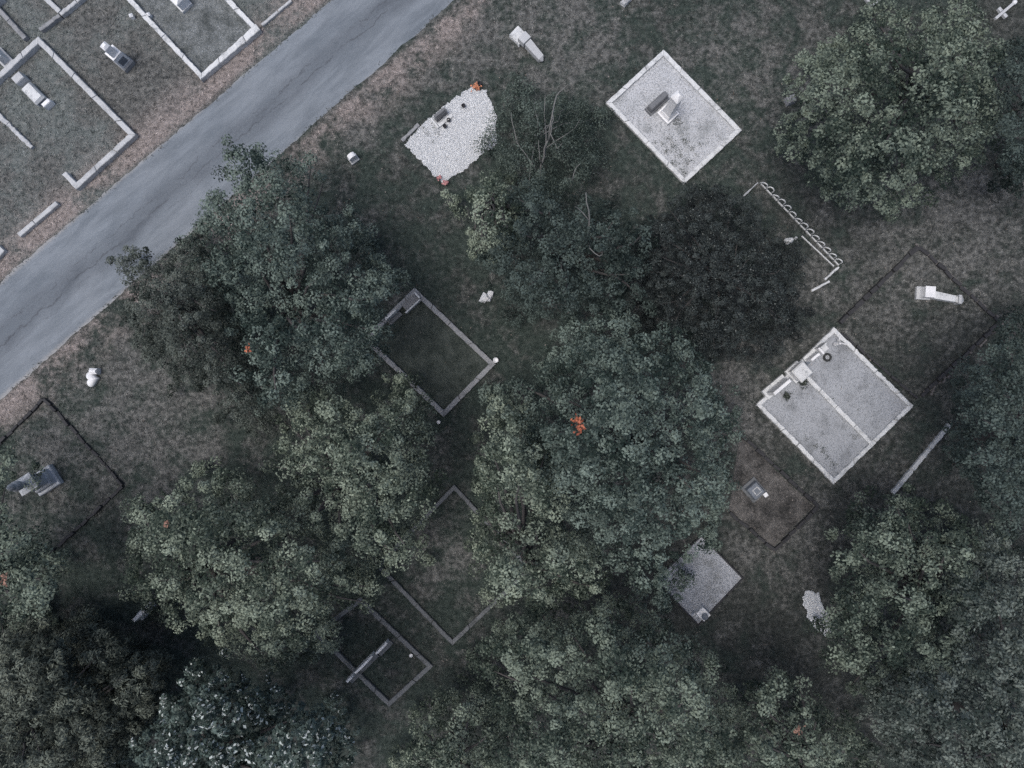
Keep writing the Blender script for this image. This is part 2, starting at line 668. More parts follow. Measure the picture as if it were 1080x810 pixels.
def leaf_patch(name, spots, mat, seed, n=60, r=.16, size=(.05, .10), z=.05, kind='stuff', hgt=.10):
    """low tufts of leaves in one object"""
    rr = np.random.default_rng(seed)
    P, ds = [], []
    for (x, y, k) in spots:
        m = int(n * k * k)
        d = rr.normal(0, r * k * .55, (m, 2))
        P.append(np.column_stack([x + d[:, 0], y + d[:, 1], z + rr.uniform(0, hgt * k, m)]))
    P = np.concatenate(P)
    me = leaves_mesh(name, P, rr.normal(0, .5, P.shape) + np.array([0, 0, 1.0]), rr.uniform(size[0], size[1], len(P)), rr.uniform(0, 1, len(P)), rr)
    return tag(link(name, me, mat), kind=kind)


def leaves_mesh(name, P, N, L, tint, rr, width=.58, outward=None):
    m = len(P)
    N = N / np.linalg.norm(N, axis=1, keepdims=True)
    T = rr.normal(0, 1, (m, 3))
    if outward is not None:
        T = T * .7 + outward
    T -= (T * N).sum(1, keepdims=True) * N
    T /= np.linalg.norm(T, axis=1, keepdims=True) + 1e-9
    B = np.cross(N, T)
    L = L[:, None]
    w = L * width * .5
    lift = N * L * .10
    V = np.stack([P - T * L * .5, P + B * w + lift, P + T * L * .5, P - B * w + lift], 1).reshape(-1, 3)
    return fast_mesh(name, V, 4, np.arange(m * 4), tint)


# --- plot with the pale obelisk
t, I = kerb_set('white stone kerb round the gravel plot with a white obelisk', [(700, 52), (783, 137), (722, 194), (639, 108)], .19, .16, M['white'], seed=10)
M['gravel_white'] = mat_gravel('pale_gravel', (.38, .395, .415), (.58, .59, .61), (.24, .255, .262))
M['gravel_grey'] = mat_gravel('grey_gravel', (.27, .285, .305), (.42, .435, .46), (.18, .19, .20))
M['gravel_blue'] = mat_gravel('blue_grey_gravel', (.27, .285, .31), (.50, .52, .555), (.20, .21, .215))
M['pebble_white'] = mat_gravel('white_pebbles', (.48, .50, .52), (.80, .81, .82))
gravel_bed('gravel', I, .05, M['gravel_white'], 9000, 1, (.010, .020))
sp = []
rr = random.Random(4)
for x, y, k in ((713, 131, .9), (706, 146, .7), (722, 150, .8), (712, 157, 1.0), (730, 157, .7), (703, 160, .7), (717, 165, .8), (710, 174, .8), (726, 171, .8), (719, 181, .7),
                (734, 164, .5), (722, 80, .7), (708, 151, .5), (699, 152, .6), (738, 152, .5), (722, 186, .6), (690, 150, .5), (715, 128, .7)):
    sp.append((*W(x, y), k))
leaf_patch('weeds', sp, M['weed'], 8, 110, .22, (.025, .055))
# --- white pebble plot
pw = [W(x, y) for x, y in ((427, 152), (446, 131), (470, 112), (497, 92), (512, 96), (522, 118), (524, 150), (505, 166), (490, 178), (468, 194), (450, 176))]
gravel_bed('gravel', pw, .03, M['pebble_white'], 11000, 2, (.014, .034), .035)
strip_kerb('short rough edging stone at the west corner of the white pebble plot', (424, 149), (442, 132), .14, .10, M['grey'], 'edging_stone', None, 3, .02, 'edging stone')
leaf_patch('weeds', [(*W(x, y), k) for x, y, k in ((452, 142, .9), (458, 136, .8), (446, 136, .6), (462, 141, .6), (455, 150, .5), (440, 141, .5))], M['weed'], 9, 40, .22, (.03, .06))
# --- double grey gravel plot
D0 = [(880, 345), (964, 428), (880, 511), (798, 427)]
t, I = kerb_set('pale jagged kerb round the double grey gravel plot with marble stones', D0, .17, .17, M['white'], seed=20, jag=.022)
gravel_bed('gravel', I, .05, M['gravel_grey'], 9000, 3, (.009, .018))
dv = Vector(W(851, 397, .18)) - Vector(t.location[:2]), Vector(W(919, 467, .18)) - Vector(t.location[:2])
tt = (dv[1] - dv[0]).normalized()
nn = Vector((-tt.y, tt.x)) * .09
rail('dividing_kerb', dv[0] - nn, dv[1] - nn, dv[1] + nn, dv[0] + nn, .185, M['white'], t, 31, .012)
leaf_patch('weeds', [(*W(x, y), k) for x, y, k in ((868, 474, .9), (860, 470, .7), (878, 490, .8), (872, 482, .7), (884, 500, .7), (900, 461, .7), (908, 457, .5), (915, 462, .6), (889, 440, .4), (878, 420, .4), (905, 432, .4), (850, 462, .6))], M['weed'], 10, 90, .2, (.025, .05))
# --- brown grassy plot edged with old bricks


def brick_edge(name, label, pts, mat, w=.10, h=.09, L=.22, keep=.92, seed=1, group=None, cat='edging', wob=.03, parent=None):
    r = random.Random(seed)
    bm = bmesh.new()
    for a, b in zip(pts[:-1], pts[1:]):
        a, b = Vector(W(*a)), Vector(W(*b))
        t = (b - a).normalized()
        nn = Vector((-t.y, t.x))
        s = 0
        D = (b - a).length
        while s < D - L * .6:
            l = L * r.uniform(.7, 1.15)
            if r.random() < keep:
                c = a + t * (s + l / 2) + nn * r.uniform(-wob, wob)
                hh = h * r.uniform(.5, 1.15)
                mt = Matrix.Translation((c.x, c.y, hh / 2 - .02)) @ Matrix.Rotation(math.atan2(t.y, t.x) + r.uniform(-.12, .12), 4, 'Z') @ Matrix.Rotation(r.uniform(-.1, .1), 4, 'X') @ Matrix.Diagonal((l * .9, w * r.uniform(.75, 1.1), hh, 1))
                bmesh.ops.create_cube(bm, size=1, matrix=mt)
                if parent:
                    q_ = link(name, bm_mesh(name, bm, .008), mat, parent)
                    q_.location = (-parent.location.x, -parent.location.y, 0)
                    bm = bmesh.new()
            s += l
    if parent:
        bm.free()
        return None
    o = link(name, bm_mesh(name, bm, .008), mat)
    return tag(o, label, cat, group)


o = thing('plot_edging', 'low dark broken edging round the grassy plot with a toppled white column', 'edging', (*W(968, 340), 0))
for nm, pts_, mt_, a_ in (('border', [(884, 341), (968, 260)], 'dark', (.20, .2, .5, 1, 5, None, None, .015)), ('border', [(968, 260), (1053, 340), (972, 416)], 'dark', (.15, .16, .5, 1, 15, None, None, .02)),
                          ('border', [(886, 351), (968, 421)], 'dark', (.10, .12, .5, 1, 17, None, None, .02)), ('brick', [(965, 257), (1057, 341), (975, 420)], 'brick', (.09, .10, .15, .62, 16, None, None, .05))):
    brick_edge(nm, None, pts_, M[mt_], *a_, parent=o)
brick_edge('dark_edging', 'dark sunken edging round the dry plot with a square grey tablet',
           [(778, 455), (862, 534), (816, 580), (766, 538)], M['dark'], .14, .18, .5, 1, 6, None, 'edging', .01)
brick_edge('dark_edging', 'dark sunken edging near the lane round the tall sooty monument',
           [(-12, 480), (48, 420), (131, 512), (60, 578), (30, 600)], M['dark'], .12, .18, .45, 1, 7, None, 'edging', .02)
M['drybrown'] = mat_patch('dry_brown_turf', (.040, .040, .039), (.165, .157, .150), (.24, .225, .215), 7)
M['flecked'] = mat_patch('sparse_flecked_turf', (.085, .095, .094), (.25, .265, .265), (.36, .38, .40), 10)
M['mossgreen'] = mat_patch('moss_turf', (.038, .048, .042), (.098, .112, .100))
sheet('plot_ground', [W(x, y) for x, y in ((780, 459), (858, 534), (815, 577), (769, 538))], .004, M['drybrown'])
# --- blue grey gravel plot under the trees
kk, I = kerb_set('thin black kerb round the blue grey gravel plot with a stone vase block', [(740, 564), (785, 610), (737, 661), (690, 612)], .07, .12, M['dark'], seed=40, jag=.006)
gravel_bed('gravel', I, .06, M['gravel_blue'], 7000, 4, (.010, .022))
# --- loose pale gravel patch
gravel_bed('gravel', [W(x, y) for x, y in ((851, 622), (862, 627), (871, 645), (879, 664), (869, 669), (857, 657), (848, 644), (846, 630))], .03, M['pebble_white'], 2500, 5, (.016, .035), .05)
# --- grey kerb plots between the trees
t, I = kerb_set('grey kerb round the dark mossy plot in the clearing between the trees', [(437, 303), (523, 384), (468, 440), (382, 358)], .21, .15, M['grey'], seed=50)
sheet('plot_ground', I, .004, M['mossgreen'])
t, I = kerb_set('mossy kerb with one corner poking out between two leafy trees', [(479, 511), (562, 600), (477, 681), (396, 597)], .17, .12, M['mossy'], seed=60)
t, I = kerb_set('mossy kerb round the shaded plot with three thin white headstones', [(380, 630), (457, 703), (410, 746), (330, 668)], .19, .13, M['mossy'], seed=70)
# --- plots beyond the lane
t, I = kerb_set('pale kerb of the turfed plot with three flat stones beside the lane', [(40, 38), (143, 142), (80, 200), (-24, 97)], .22, .28, M['kerbstone'], [0, 1, 3], seed=80)
q0, q1 = Vector(W(80, 200, .28)) - Vector(t.location[:2]), Vector(W(65, 184, .28)) - Vector(t.location[:2])
i2 = Vector(I[2]) - Vector(t.location[:2])
rail('kerb', q0, q1, i2 + (q1 - q0) * .72, i2, .27, M['kerbstone'], t, 88)
strip_kerb('broken pale kerb length lying in turf at the left photo edge', (-6, 116), (36, 157), .17, .14, M['kerbstone'], seed=90, jag=.03)
strip_kerb('lone straight pale kerb length lying by the lane edge', (23, 249), (63, 215), .19, .20, M['kerbstone'], seed=91)
strip_kerb('corner of a pale slab at the left photo edge by the lane', (-8, 276), (5, 262), .40, .22, M['kerbstone'], 'stone_slab', None, 92, .01, 'slab')
t, I = kerb_set('white kerb round the flecked plot with a white block, nearest the lane at top', [(128, -6), (212, 84), (273, 30), (190, -56)], .20, .28, M['white'], [0, 2], seed=93, jag=.02)
a, b = Vector(W(212, 84, .28)) - Vector(t.location[:2]), Vector(W(274, 30, .28)) - Vector(t.location[:2])
e = (b - a).normalized()
nn = Vector((-e.y, e.x))
rail('kerb', a + nn * .02 + e * .03, b + nn * -.05 - e * .02, b + nn * .26, a + nn * .20 + e * .22, .30, M['white'], t, 96, .015)
sheet('plot_ground', [W(x, y) for x, y in ((130, -8), (212, 79), (268, 30), (190, -56))], .004, M['flecked'])
strip_kerb('thin pale kerb running from the white kerbed plot along the lane', (277, 28), (308, 2), .11, .14, M['kerbstone'], seed=97)
strip_kerb('grey kerb slanting down from the top left photo corner', (-4, 6), (30, 43), .19, .22, M['grey'], seed=98)
strip_kerb('short grey kerb running down from the top photo edge', (46, -4), (66, 15), .2, .22, M['kerbstone'], seed=99)
strip_kerb('grey kerb in line with the top corner of the turfed plot', (45, 34), (66, 18.5), .15, .22, M['grey'], seed=101, jag=.02)
strip_kerb('pale kerb joining two plots near the top photo edge', (67, 18), (94, -4), .17, .24, M['kerbstone'], seed=102, jag=.02)
strip_kerb('long thin speckled kerb beside the dark tree at the right', (940, 520), (1000, 448), .17, .14, M['kerbstone'], seed=103, jag=.02)
kerb_set('small pale kerb corner above the big bushy tree at top', [(905, -9), (921, 7), (938, -9), (921, -25)], .10, .14, M['kerbstone'], [0, 1], seed=104)

# ------------------------------------------------------------------ monuments and stones


def P3(px, py):
    return (*W(px, py), 0)


# white obelisk
o = thing('obelisk', 'stubby white obelisk on a stepped base in the pale gravel plot', 'obelisk', P3(703.5, 121.5), A1)
block('base', [(.04, .33, .33), (.24, .33, .33)], M['marble'], o)
block('plinth', [(.24, .27, .27), (.42, .215, .215)], M['marble'], o)
block('shaft', [(.42, .20, .20), (1.75, .165, .165)], M['marble'], o)
block('cap', [(1.75, .20, .20), (1.84, .205, .205), (1.92, .15, .15), (2.02, .05, .05)], M['marble'], o)
# dark granite stone beside it
o = thing('headstone', 'low dark granite headstone beside the stubby white obelisk', 'headstone', P3(692, 111), A1)
block('base', [(.03, .52, .19), (.20, .52, .19)], M['granite'], o)
block('tablet', [(.20, .47, .13), (.48, .47, .11), (.52, .44, .09)], M['granite'], o)

# obelisk across the lane
o = thing('obelisk', 'slim white obelisk with a grey base on turf beyond the lane', 'obelisk', P3(133.0, 67.2), ang(.77, .64))
block('base', [(-.02, .31, .29), (.22, .31, .29), (.30, .25, .24)], M['grey'], o)
block('pedestal', [(.30, .24, .25), (.92, .225, .235), (.97, .235, .245)], M['marble'], o)
block('panel', [(.36, .006, .17), (.74, .006, .16)], M['slate'], o, (.241, 0), .002)
block('shaft', [(.97, .165, .17), (1.52, .14, .145), (1.62, .07, .07)], M['marble'], o)

# three flat stones on the turfed plot
o = thing('headstone', 'square grey headstone block behind a ledger on the turfed plot', 'headstone', P3(26, 86.5), A1)
block('block', [(-.02, .23, .19), (.40, .22, .17), (.44, .20, .15)], M['kerbstone'], o)
o = thing('ledger_stone', 'coffin shaped pale ledger between two blocks on the turfed plot', 'ledger stone', P3(39, 101), A2)
block('slab', [(-.02, .44, .25), (.22, .44, .25), (.34, .38, .19)], M['white'], o)
block('end_panel', [(.05, .006, .20), (.20, .006, .19)], M['slate'], o, (.443, 0), .002)
o = thing('footstone', 'small bright white footstone at the end of the coffin shaped ledger', 'footstone', P3(53.5, 111.5), A1)
block('block', [(-.02, .20, .10), (.30, .19, .09), (.33, .17, .07)], M['marble'], o)
# stone block at left edge beyond the lane
o = thing('headstone', 'pale sloping headstone behind the turfed plot at the left photo edge', 'headstone', P3(5, 62), A2)
block('base', [(-.02, .40, .24), (.16, .40, .24)], M['kerbstone'], o)
block('tablet', [(.16, .34, .16), (.62, .32, .09)], M['white'], o)
o = thing('stone_slab', 'pale slab cut off by the top left photo corner', 'slab', P3(-1, 4), A1)
block('slab', [(-.02, .30, .16), (.30, .29, .15)], M['kerbstone'], o)
# block in the white kerbed plot
o = thing('tomb', 'white block tomb with a ridged top in the flecked plot by the lane', 'tomb', P3(192, 3), A2)
block('base', [(-.02, .40, .28), (.14, .40, .28)], M['white'], o)
block('chest', [(.14, .34, .23), (.55, .34, .23)], M['marble'], o)
block('lid', [(.55, .37, .26), (.60, .37, .26), (.74, .30, .03)], M['marble'], o)
for i, (x, y) in enumerate(((141, 19), (159, 18))):
    o = thing('marker_peg', ('small white marker peg just outside the white kerb by the slim obelisk', 'small white marker peg just inside the white kerb of the flecked plot')[i], 'marker', P3(x, y), .3)
    block('peg', [(-.02, .07, .07), (.22, .06, .06)], M['marble'], o)
    block('cap', [(.22, .08, .08), (.27, .03, .03)], M['marble'], o)

# toppled obelisk, top centre
o = thing('toppled_obelisk', 'toppled pale obelisk with a crumbled base on the grass at top', 'toppled obelisk', P3(549, 42), A2)
block('base', [(-.02, .30, .27), (.20, .29, .26), (.24, .27, .24)], M['white'], o, (-.12, 0), 0, 4, .018, 3)
block('pedestal', [(.22, .0, .0), (.23, .17, .22), (.52, .17, .21), (.53, .01, .01)], M['kerbstone'], o, (.22, 0))
bm = bmesh.new()
loft_bm(bm, [[(x, sy * w, zc + sz * w) for sy, sz in ((-1, -1), (1, -1), (1, 1), (-1, 1))] for x, w, zc in ((.42, .165, .30), (1.22, .14, .155), (1.34, .03, .13))])
link('shaft', bm_mesh('shaft', bm, .012), M['kerbstone'], o)

# toppled column, right
o = thing('toppled_column', 'toppled white column with an arrow tip lying beside its pedestal', 'toppled column', P3(972, 309.5), ang(1, .06))
block('base', [(-.02, .29, .27), (.13, .29, .27)], M['kerbstone'], o)
block('pedestal', [(.13, .20, .22), (.52, .19, .21), (.56, .21, .23)], M['marble'], o, (.04, 0))
sh = thing('shaft_tmp', None, None)
bpy.data.objects.remove(sh)
bm = bmesh.new()
loft_bm(bm, [[(x, -.07 - (x - .3) * .12 + sy * w, zc + sz * w) for sy, sz in ((-1, -1), (1, -1), (1, 1), (-1, 1))] for x, w, zc in ((.34, .155, .19), (1.36, .13, .15))])
link('shaft', bm_mesh('shaft', bm, .012), M['white'], o)
bm = bmesh.new()
loft_bm(bm, [[(x, -.07 - (x - .3) * .12 + sy * w, .17 + sz * w) for sy, sz in ((-1, -1), (1, -1), (1, 1), (-1, 1))] for x, w in ((1.362, .185), (1.48, .185), (1.66, .03))])
link('tip', bm_mesh('tip', bm, .01), M['kerbstone'], o)

# sooty monument, left
o = thing('monument', 'tall sooty stepped monument with a draped urn at the left edge', 'monument', P3(50.5, 506), ang(.79, -.5))
block('base', [(-.02, .52, .46), (.22, .52, .46), (.26, .49, .43)], M['monument'], o)
block('plinth', [(.26, .40, .35), (.50, .39, .34), (.56, .34, .30)], M['monument'], o)
block('die', [(.56, .29, .27), (1.20, .27, .25)], M['monument'], o)
block('cornice', [(1.20, .30, .28), (1.26, .36, .33), (1.34, .37, .34), (1.42, .22, .20)], M['monument'], o)
lathe('urn', [(.10, 1.42), (.10, 1.5), (.15, 1.56), (.20, 1.75), (.21, 1.92), (.16, 2.05), (.13, 2.10), (.15, 2.14), (.10, 2.25), (.05, 2.34), (.01, 2.38)], M['monument'], o)
# upright stone near the white pebble plot
o = thing('headstone', 'plain small white headstone alone on the grass near the lane', 'headstone', P3(373.5, 168.5), ang(.75, -.55))
block('base', [(-.02, .20, .16), (.10, .20, .16)], M['kerbstone'], o)
pts = [(-.17, .10), (.17, .10), (.17, .46)] + [(.17 * math.cos(a), .46 + .12 * math.sin(a)) for a in (.5, 1.1, 1.57, 2.04, 2.64)] + [(-.17, .46)]
outline_block('tablet', pts, -.10, .10, M['marble'], o)

# heart stone
o = thing('heart_stone', 'white heart shaped stone with a small block on the grass by the lane', 'memorial stone', P3(100, 398.5), ang(1, .05))
hp = []
for i in range(26):
    a = 2 * math.pi * i / 26
    hp.append((.0205 * 16 * math.sin(a) ** 3, .018 * (13 * math.cos(a) - 5 * math.cos(2 * a) - 2 * math.cos(3 * a) - math.cos(4 * a))))
bm = bmesh.new()
ca, sa = math.cos(1.75), math.sin(1.75)
rings = []
for z, k in ((.0, .98), (.16, 1.0), (.24, .88), (.29, .62), (.305, .3)):
    rings.append([((x * ca - y * sa) * k - .02, (x * sa + y * ca) * k - .06, z) for x, y in hp])
loft_bm(bm, rings)
link('heart', bm_mesh('heart', bm, 0, True), M['marble'], o)
block('block', [(-.02, .17, .13), (.28, .16, .12), (.36, .13, .03)], M['marble'], o, (.08, .28))

# broken white headstone pieces
for i, (x, y, w, hh, rot, lab) in enumerate(((508.5, 313.5, .26, .5, ang(.5, -1), 'pointed white broken headstone piece on dark grass beside the middle tree'),
                                             (514, 312, .20, .42, ang(.45, -1), 'narrow notched white headstone piece next to a pointed broken one'))):
    o = thing('broken_headstone', lab, 'broken headstone', P3(x, y), rot, 'broken headstone pieces', (.55, 0))
    pts = [(-.22, 0), (.22, 0), (.2, .2), (.05, hh), (-.12, hh * .7)] if i == 0 else [(-.24, 0), (-.05, .04), (.2, 0), (.24, .26), (.08, .3), (.02, .22), (-.2, .3)]
    outline_block('slab', pts, -.06, .06, M['marble'], o, .008)
    block('stub', [(0, .2, .05), (.12, .17, .04)], M['kerbstone'], o, (0, -.14))

# marble-edged ledger in the clearing plot
o = thing('ledger_stone', 'dark ledger with white marble rims in the clearing plot corner', 'ledger stone', P3(433.5, 319.5), A1)
block('slab', [(.0, .36, .16), (.24, .35, .15)], M['granite'], o)
block('rim', [(.0, .42, .035), (.30, .42, .03)], M['white'], o, (-.02, -.20))
block('rim', [(.0, .045, .16), (.30, .04, .16)], M['white'], o, (.41, .02))
o = thing('headstone', 'thin white headstone edge half under the leafy tree by the clearing plot', 'headstone', P3(414, 333), A1)
block('tablet', [(-.02, .30, .05), (.5, .29, .045)], M['white'], o)
block('base', [(-.02, .34, .1), (.08, .34, .1)], M['mossy'], o, (0, -.16))

# three thin headstones in a row
for x, y, hw_, zz, lab, mat in ((371.5, 711, .20, .55, 'shortest bright thin headstone at the kerb end of a row of three', 'marble'),
                                (386, 696, .50, .62, 'long thin white headstone in the middle of a row of three', 'marble'),
                                (404, 680, .33, .50, 'thin leaning white headstone nearest the mossy kerb in a row of three', 'marble')):
    o = thing('headstone', lab, 'headstone', P3(x, y), ang(20, -20), 'thin headstones in a row')
    outline_block('tablet', [(-hw_, 0), (hw_, 0), (hw_, zz * .8), (hw_ * .6, zz), (-hw_ * .6, zz), (-hw_, zz * .8)], -.045, .045, M[mat], o)
    block('base', [(-.02, hw_ + .05, .11), (.10, hw_ + .04, .10)], M['mossy'], o, (0, -.165))

# headstone peeping from below the lower left tree
o = thing('headstone', 'grey headstone with a bright edge at the lower left tree rim', 'headstone', P3(156, 643), ang(17, -16))
block('tablet', [(-.02, .40, .09), (.60, .39, .08), (.68, .28, .07)], M['marble'], o)
block('base', [(-.02, .42, .18), (.12, .42, .18)], M['monument'], o, (0, -.0))

# tablet in the dry plot
o = thing('tablet_stone', 'square grey tablet with a carved frame on the dry brown plot', 'tablet', P3(794.5, 516.5), ang(70, -62))
block('base', [(-.02, .38, .42), (.08, .37, .41)], M['mossy'], o)
block('tablet', [(.08, .28, .30), (.30, .26, .28), (.34, .24, .26)], M['slate'], o)
for hx, hy, ox, oy in ((.15, .025, 0, .13), (.15, .025, 0, -.13), (.025, .10, .125, 0), (.025, .10, -.125, 0)):
    block('frame', [(.34, hx, hy), (.375, hx * .9, hy * .7)], M['kerbstone'], o, (ox + .02, oy - .02), .004)
o = thing('vase', 'small white square vase at the corner of the grey tablet', 'vase', P3(805.5, 521), .6)
block('vase', [(0, .06, .06), (.22, .085, .085), (.24, .085, .085)], M['marble'], o)

# block with bowl in the blue gravel plot
o = thing('vase_block', 'pale square stone block with a round bowl on blue grey gravel', 'vase block', P3(739, 644.5), A2)
block('block', [(.05, .24, .20), (.42, .23, .19)], M['marble'], o)
bw = lathe('bowl', [(.09, .42), (.13, .46), (.145, .50), (.12, .50), (.10, .46), (.02, .45)], M['slate'], o, (.08, -.02, 0))


def angel(x, y, rot, lab, s=1.0):
    o = thing('angel_figurine', lab, 'figurine', P3(x, y), rot)
    o.scale = (s, s, s)
    lathe('robe', [(.10, .05), (.085, .15), (.06, .27), (.065, .33), (.035, .37), (.045, .40), (.05, .44), (.035, .48), (.01, .50)], M['marble'], o)
    for k in (-1, 1):
        bm = bmesh.new()
        pts = [(0, .20), (.06, .18), (.15, .30), (.17, .44), (.10, .42), (.02, .34)]
        loft_bm(bm, [[(k * px_, .055 + d + px_ * .3, z) for px_, z in pts] for d in (0, .03)])
        link('wing', bm_mesh('wing', bm), M['marble'], o)


angel(732, 646, .5, 'small white angel figurine beside the pale stone block with a bowl')
angel(880, 363, -.8, 'white winged figurine on the right half of the grey gravel plot', 1.15)
angel(878.5, 660, 1.0, 'white figurine on the loose pale gravel patch under the tree', .8)

# stones of the double plot
o = thing('pedestal', 'square marble pedestal at the head of the double plot divider', 'pedestal', P3(838, 392.5), A1)
block('base', [(.03, .34, .34), (.22, .34, .34)], M['white'], o)
block('die', [(.22, .27, .27), (.70, .26, .26)], M['marble'], o)
block('cap', [(.70, .32, .32), (.78, .32, .32), (.84, .27, .27)], M['white'], o)
o = thing('headstone', 'long white marble headstone left of the square pedestal', 'headstone', P3(816, 408), ang(26, -22))
block('base', [(.0, .56, .22), (.20, .56, .22)], M['white'], o)
block('tablet', [(.20, .46, .085), (.92, .45, .075), (.96, .42, .06)], M['marble'], o)
o = thing('headstone', 'small marble headstone right of the square pedestal by a wreath', 'headstone', P3(853, 377), ang(26, -22))
block('base', [(.0, .28, .17), (.14, .28, .17)], M['slate'], o)
block('tablet', [(.14, .23, .07), (.62, .22, .06), (.66, .2, .05)], M['marble'], o)
o = thing('headstone', 'pale two stepped headstone by the top corner of the double plot', 'headstone', P3(864, 367.5), ang(26, -22))
block('base', [(.0, .26, .22), (.16, .26, .22)], M['white'], o)
block('side_panel', [(.16, .04, .17), (.55, .04, .16)], M['marble'], o, (-.2, 0))
block('back_panel', [(.16, .158, .04), (.60, .155, .035)], M['white'], o, (0.0, .12))
o = thing('wreath', 'dark round wreath lying on the grey gravel by the small headstone', 'wreath', P3(871.5, 377), 0)
bm = bmesh.new()
rr = random.Random(5)
for i in range(60):
    a = 2 * math.pi * i / 60
    mt = Matrix.Translation((.14 * math.cos(a), .14 * math.sin(a), .11)) @ Matrix.Rotation(rr.uniform(0, 3), 4, 'Z') @ Matrix.Rotation(rr.uniform(-1, 1), 4, 'X') @ Matrix.Diagonal((.13, .05, .05, 1))
    bmesh.ops.create_icosphere(bm, subdivisions=1, radius=.5, matrix=mt)
link('ring', bm_mesh('ring', bm), M['wreath'], o)
for x, y, lab in ((845, 404, 'dark shaggy flower pot at the foot of the square pedestal'), (828, 417, 'dark shaggy flower pot in front of the long white headstone')):
    o = thing('flower_pot', lab, 'flower pot', P3(x, y), 0)
    lathe('pot', [(.08, .03), (.11, .18), (.12, .19), (.10, .17)], M['pot'], o)
    rr2 = np.random.default_rng(int(x))
    Pn = np.column_stack([rr2.normal(0, .09, 60), rr2.normal(0, .09, 60), rr2.uniform(.16, .32, 60)])
    link('foliage', leaves_mesh('foliage', Pn, rr2.normal(0, .6, (60, 3)) + np.array([0, 0, 1.0]), rr2.uniform(.07, .13, 60), rr2.uniform(0, .6, 60), rr2), M['weed'], o)

# dark headstone on white base in the pebble plot
o = thing('headstone', 'dark polished headstone on a white frame base in the white pebble plot', 'headstone', P3(467.5, 126), ang(16, -13))
block('base', [(.03, .36, .07), (.13, .36, .065)], M['white'], o, (.03, -.13))
block('tablet', [(.03, .29, .09), (.50, .28, .07), (.54, .27, .05)], M['granite'], o, (0, .13))
block('side_frame', [(.03, .035, .25), (.15, .035, .25)], M['white'], o, (-.40, .06))
for x, y, lab in ((473.5, 128, 'black flower vase in front of the dark polished headstone'), (469.5, 134.5, 'black flower vase standing lowest in front of the polished headstone'), (489, 113, 'small black pot standing alone on the white pebbles')):
    o = thing('vase', lab, 'vase', P3(x, y), 0)
    lathe('vase', [(.05, .03), (.08, .15), (.085, .2), (.07, .2), (.05, .12)], M['pot'], o)


def flower(x, y, mat, lab, n=26, s=.13, pot=False):
    o = thing('flowers', lab, 'flowers', P3(x, y), 0)
    r = np.random.default_rng(int(x * 7 + y))
    P = np.column_stack([r.normal(0, s * .6, n), r.normal(0, s * .6, n), r.uniform(.14, .26, n)])
    link('blossoms', leaves_mesh('blossoms', P, r.normal(0, .5, (n, 3)) + np.array([0, 0, 1.0]), r.uniform(.07, .12, n), r.uniform(0, 1, n), r, .9), mat, o)
    lathe('pot', [(.06, .02), (.085, .14), (.09, .16), (.06, .14)], M['pot'], o)


flower(502, 94, M['orange'], 'bright orange flowers in a dark pot at the top of the pebble plot', 40, .15)
flower(462.5, 189, M['pink'], 'pink flowers at the lower tip of the pebble plot, upper of two', 16, .08)
flower(470, 194, M['pink'], 'pink red flowers at the very lowest tip of the pebble plot', 22, .10)
o = thing('vase', 'dark vase close beside the bright orange flowers', 'vase', P3(506, 90), 0)
lathe('vase', [(.06, .0), (.09, .18), (.095, .24), (.07, .24), (.05, .12)], M['pot'], o)

# little white things on the grass
for x, y, k, lab in ((523, 380, 1.2, 'small white pot outside the right corner of the clearing kerb'), (463, 445, .8, 'tiny white pot below the lowest corner of the clearing kerb'),
                     (434, 690, .8, 'tiny white pot inside the mossy kerb of the thin headstones')):
    o = thing('white_pot', lab, 'pot', P3(x, y), .4)
    lathe('pot', [(.06 * k, 0), (.085 * k, .16 * k), (.095 * k, .19 * k), (.07 * k, .19 * k), (.05 * k, .1 * k)], M['marble'], o)
o = thing('bird_figure', 'white stone bird figure on the grass inside the hoop fence', 'bird figure', P3(831, 254.5), ang(1, -.35))
bm = bmesh.new()
for (x, z, sx, sy, sz) in ((0, .16, .40, .24, .26), (.24, .26, .15, .14, .15), (-.1, .14, .26, .30, .16)):
    bmesh.ops.create_icosphere(bm, subdivisions=2, radius=.5, matrix=Matrix.Translation((x, 0, z)) @ Matrix.Diagonal((sx, sy, sz, 1)))
link('body', bm_mesh('body', bm, 0, True), M['white'], o)
block('base', [(-.02, .16, .12), (.06, .15, .11)], M['kerbstone'], o)

# fallen cross at top right, stones at the top edge
o = thing('fallen_cross', 'white stone cross lying by the tree at the top right', 'cross', P3(1057.5, 13), ang(20, -17))
block('beam', [(.02, .50, .06), (.14, .50, .055)], M['kerbstone'], o)
block('arm', [(.03, .07, .10), (.15, .065, .09)], M['kerbstone'], o, (-.12, .165))
block('arm', [(.03, .07, .10), (.15, .065, .09)], M['kerbstone'], o, (-.12, -.165))
lathe('finial', [(.03, .02), (.09, .06), (.10, .1), (.07, .16), (.02, .19)], M['marble'], o, (.57, 0, 0))
o = thing('broken_stone', 'pale broken stone at the top photo edge on the grass', 'stone', P3(661, 1), ang(1, -1))
block('stone', [(-.02, .30, .14), (.2, .26, .11), (.26, .15, .05)], M['kerbstone'], o, (0, 0), 0, 4, .02, 8)
o = thing('broken_stone', 'mossy pale stone poking from the foot of the big bushy tree', 'stone', P3(832, 107), .4)
block('stone', [(-.02, .2, .17), (.3, .18, .14), (.36, .1, .09)], M['grey'], o, (0, 0), 0, 4, .015, 9)

# ------------------------------------------------------------------ white hoop fence


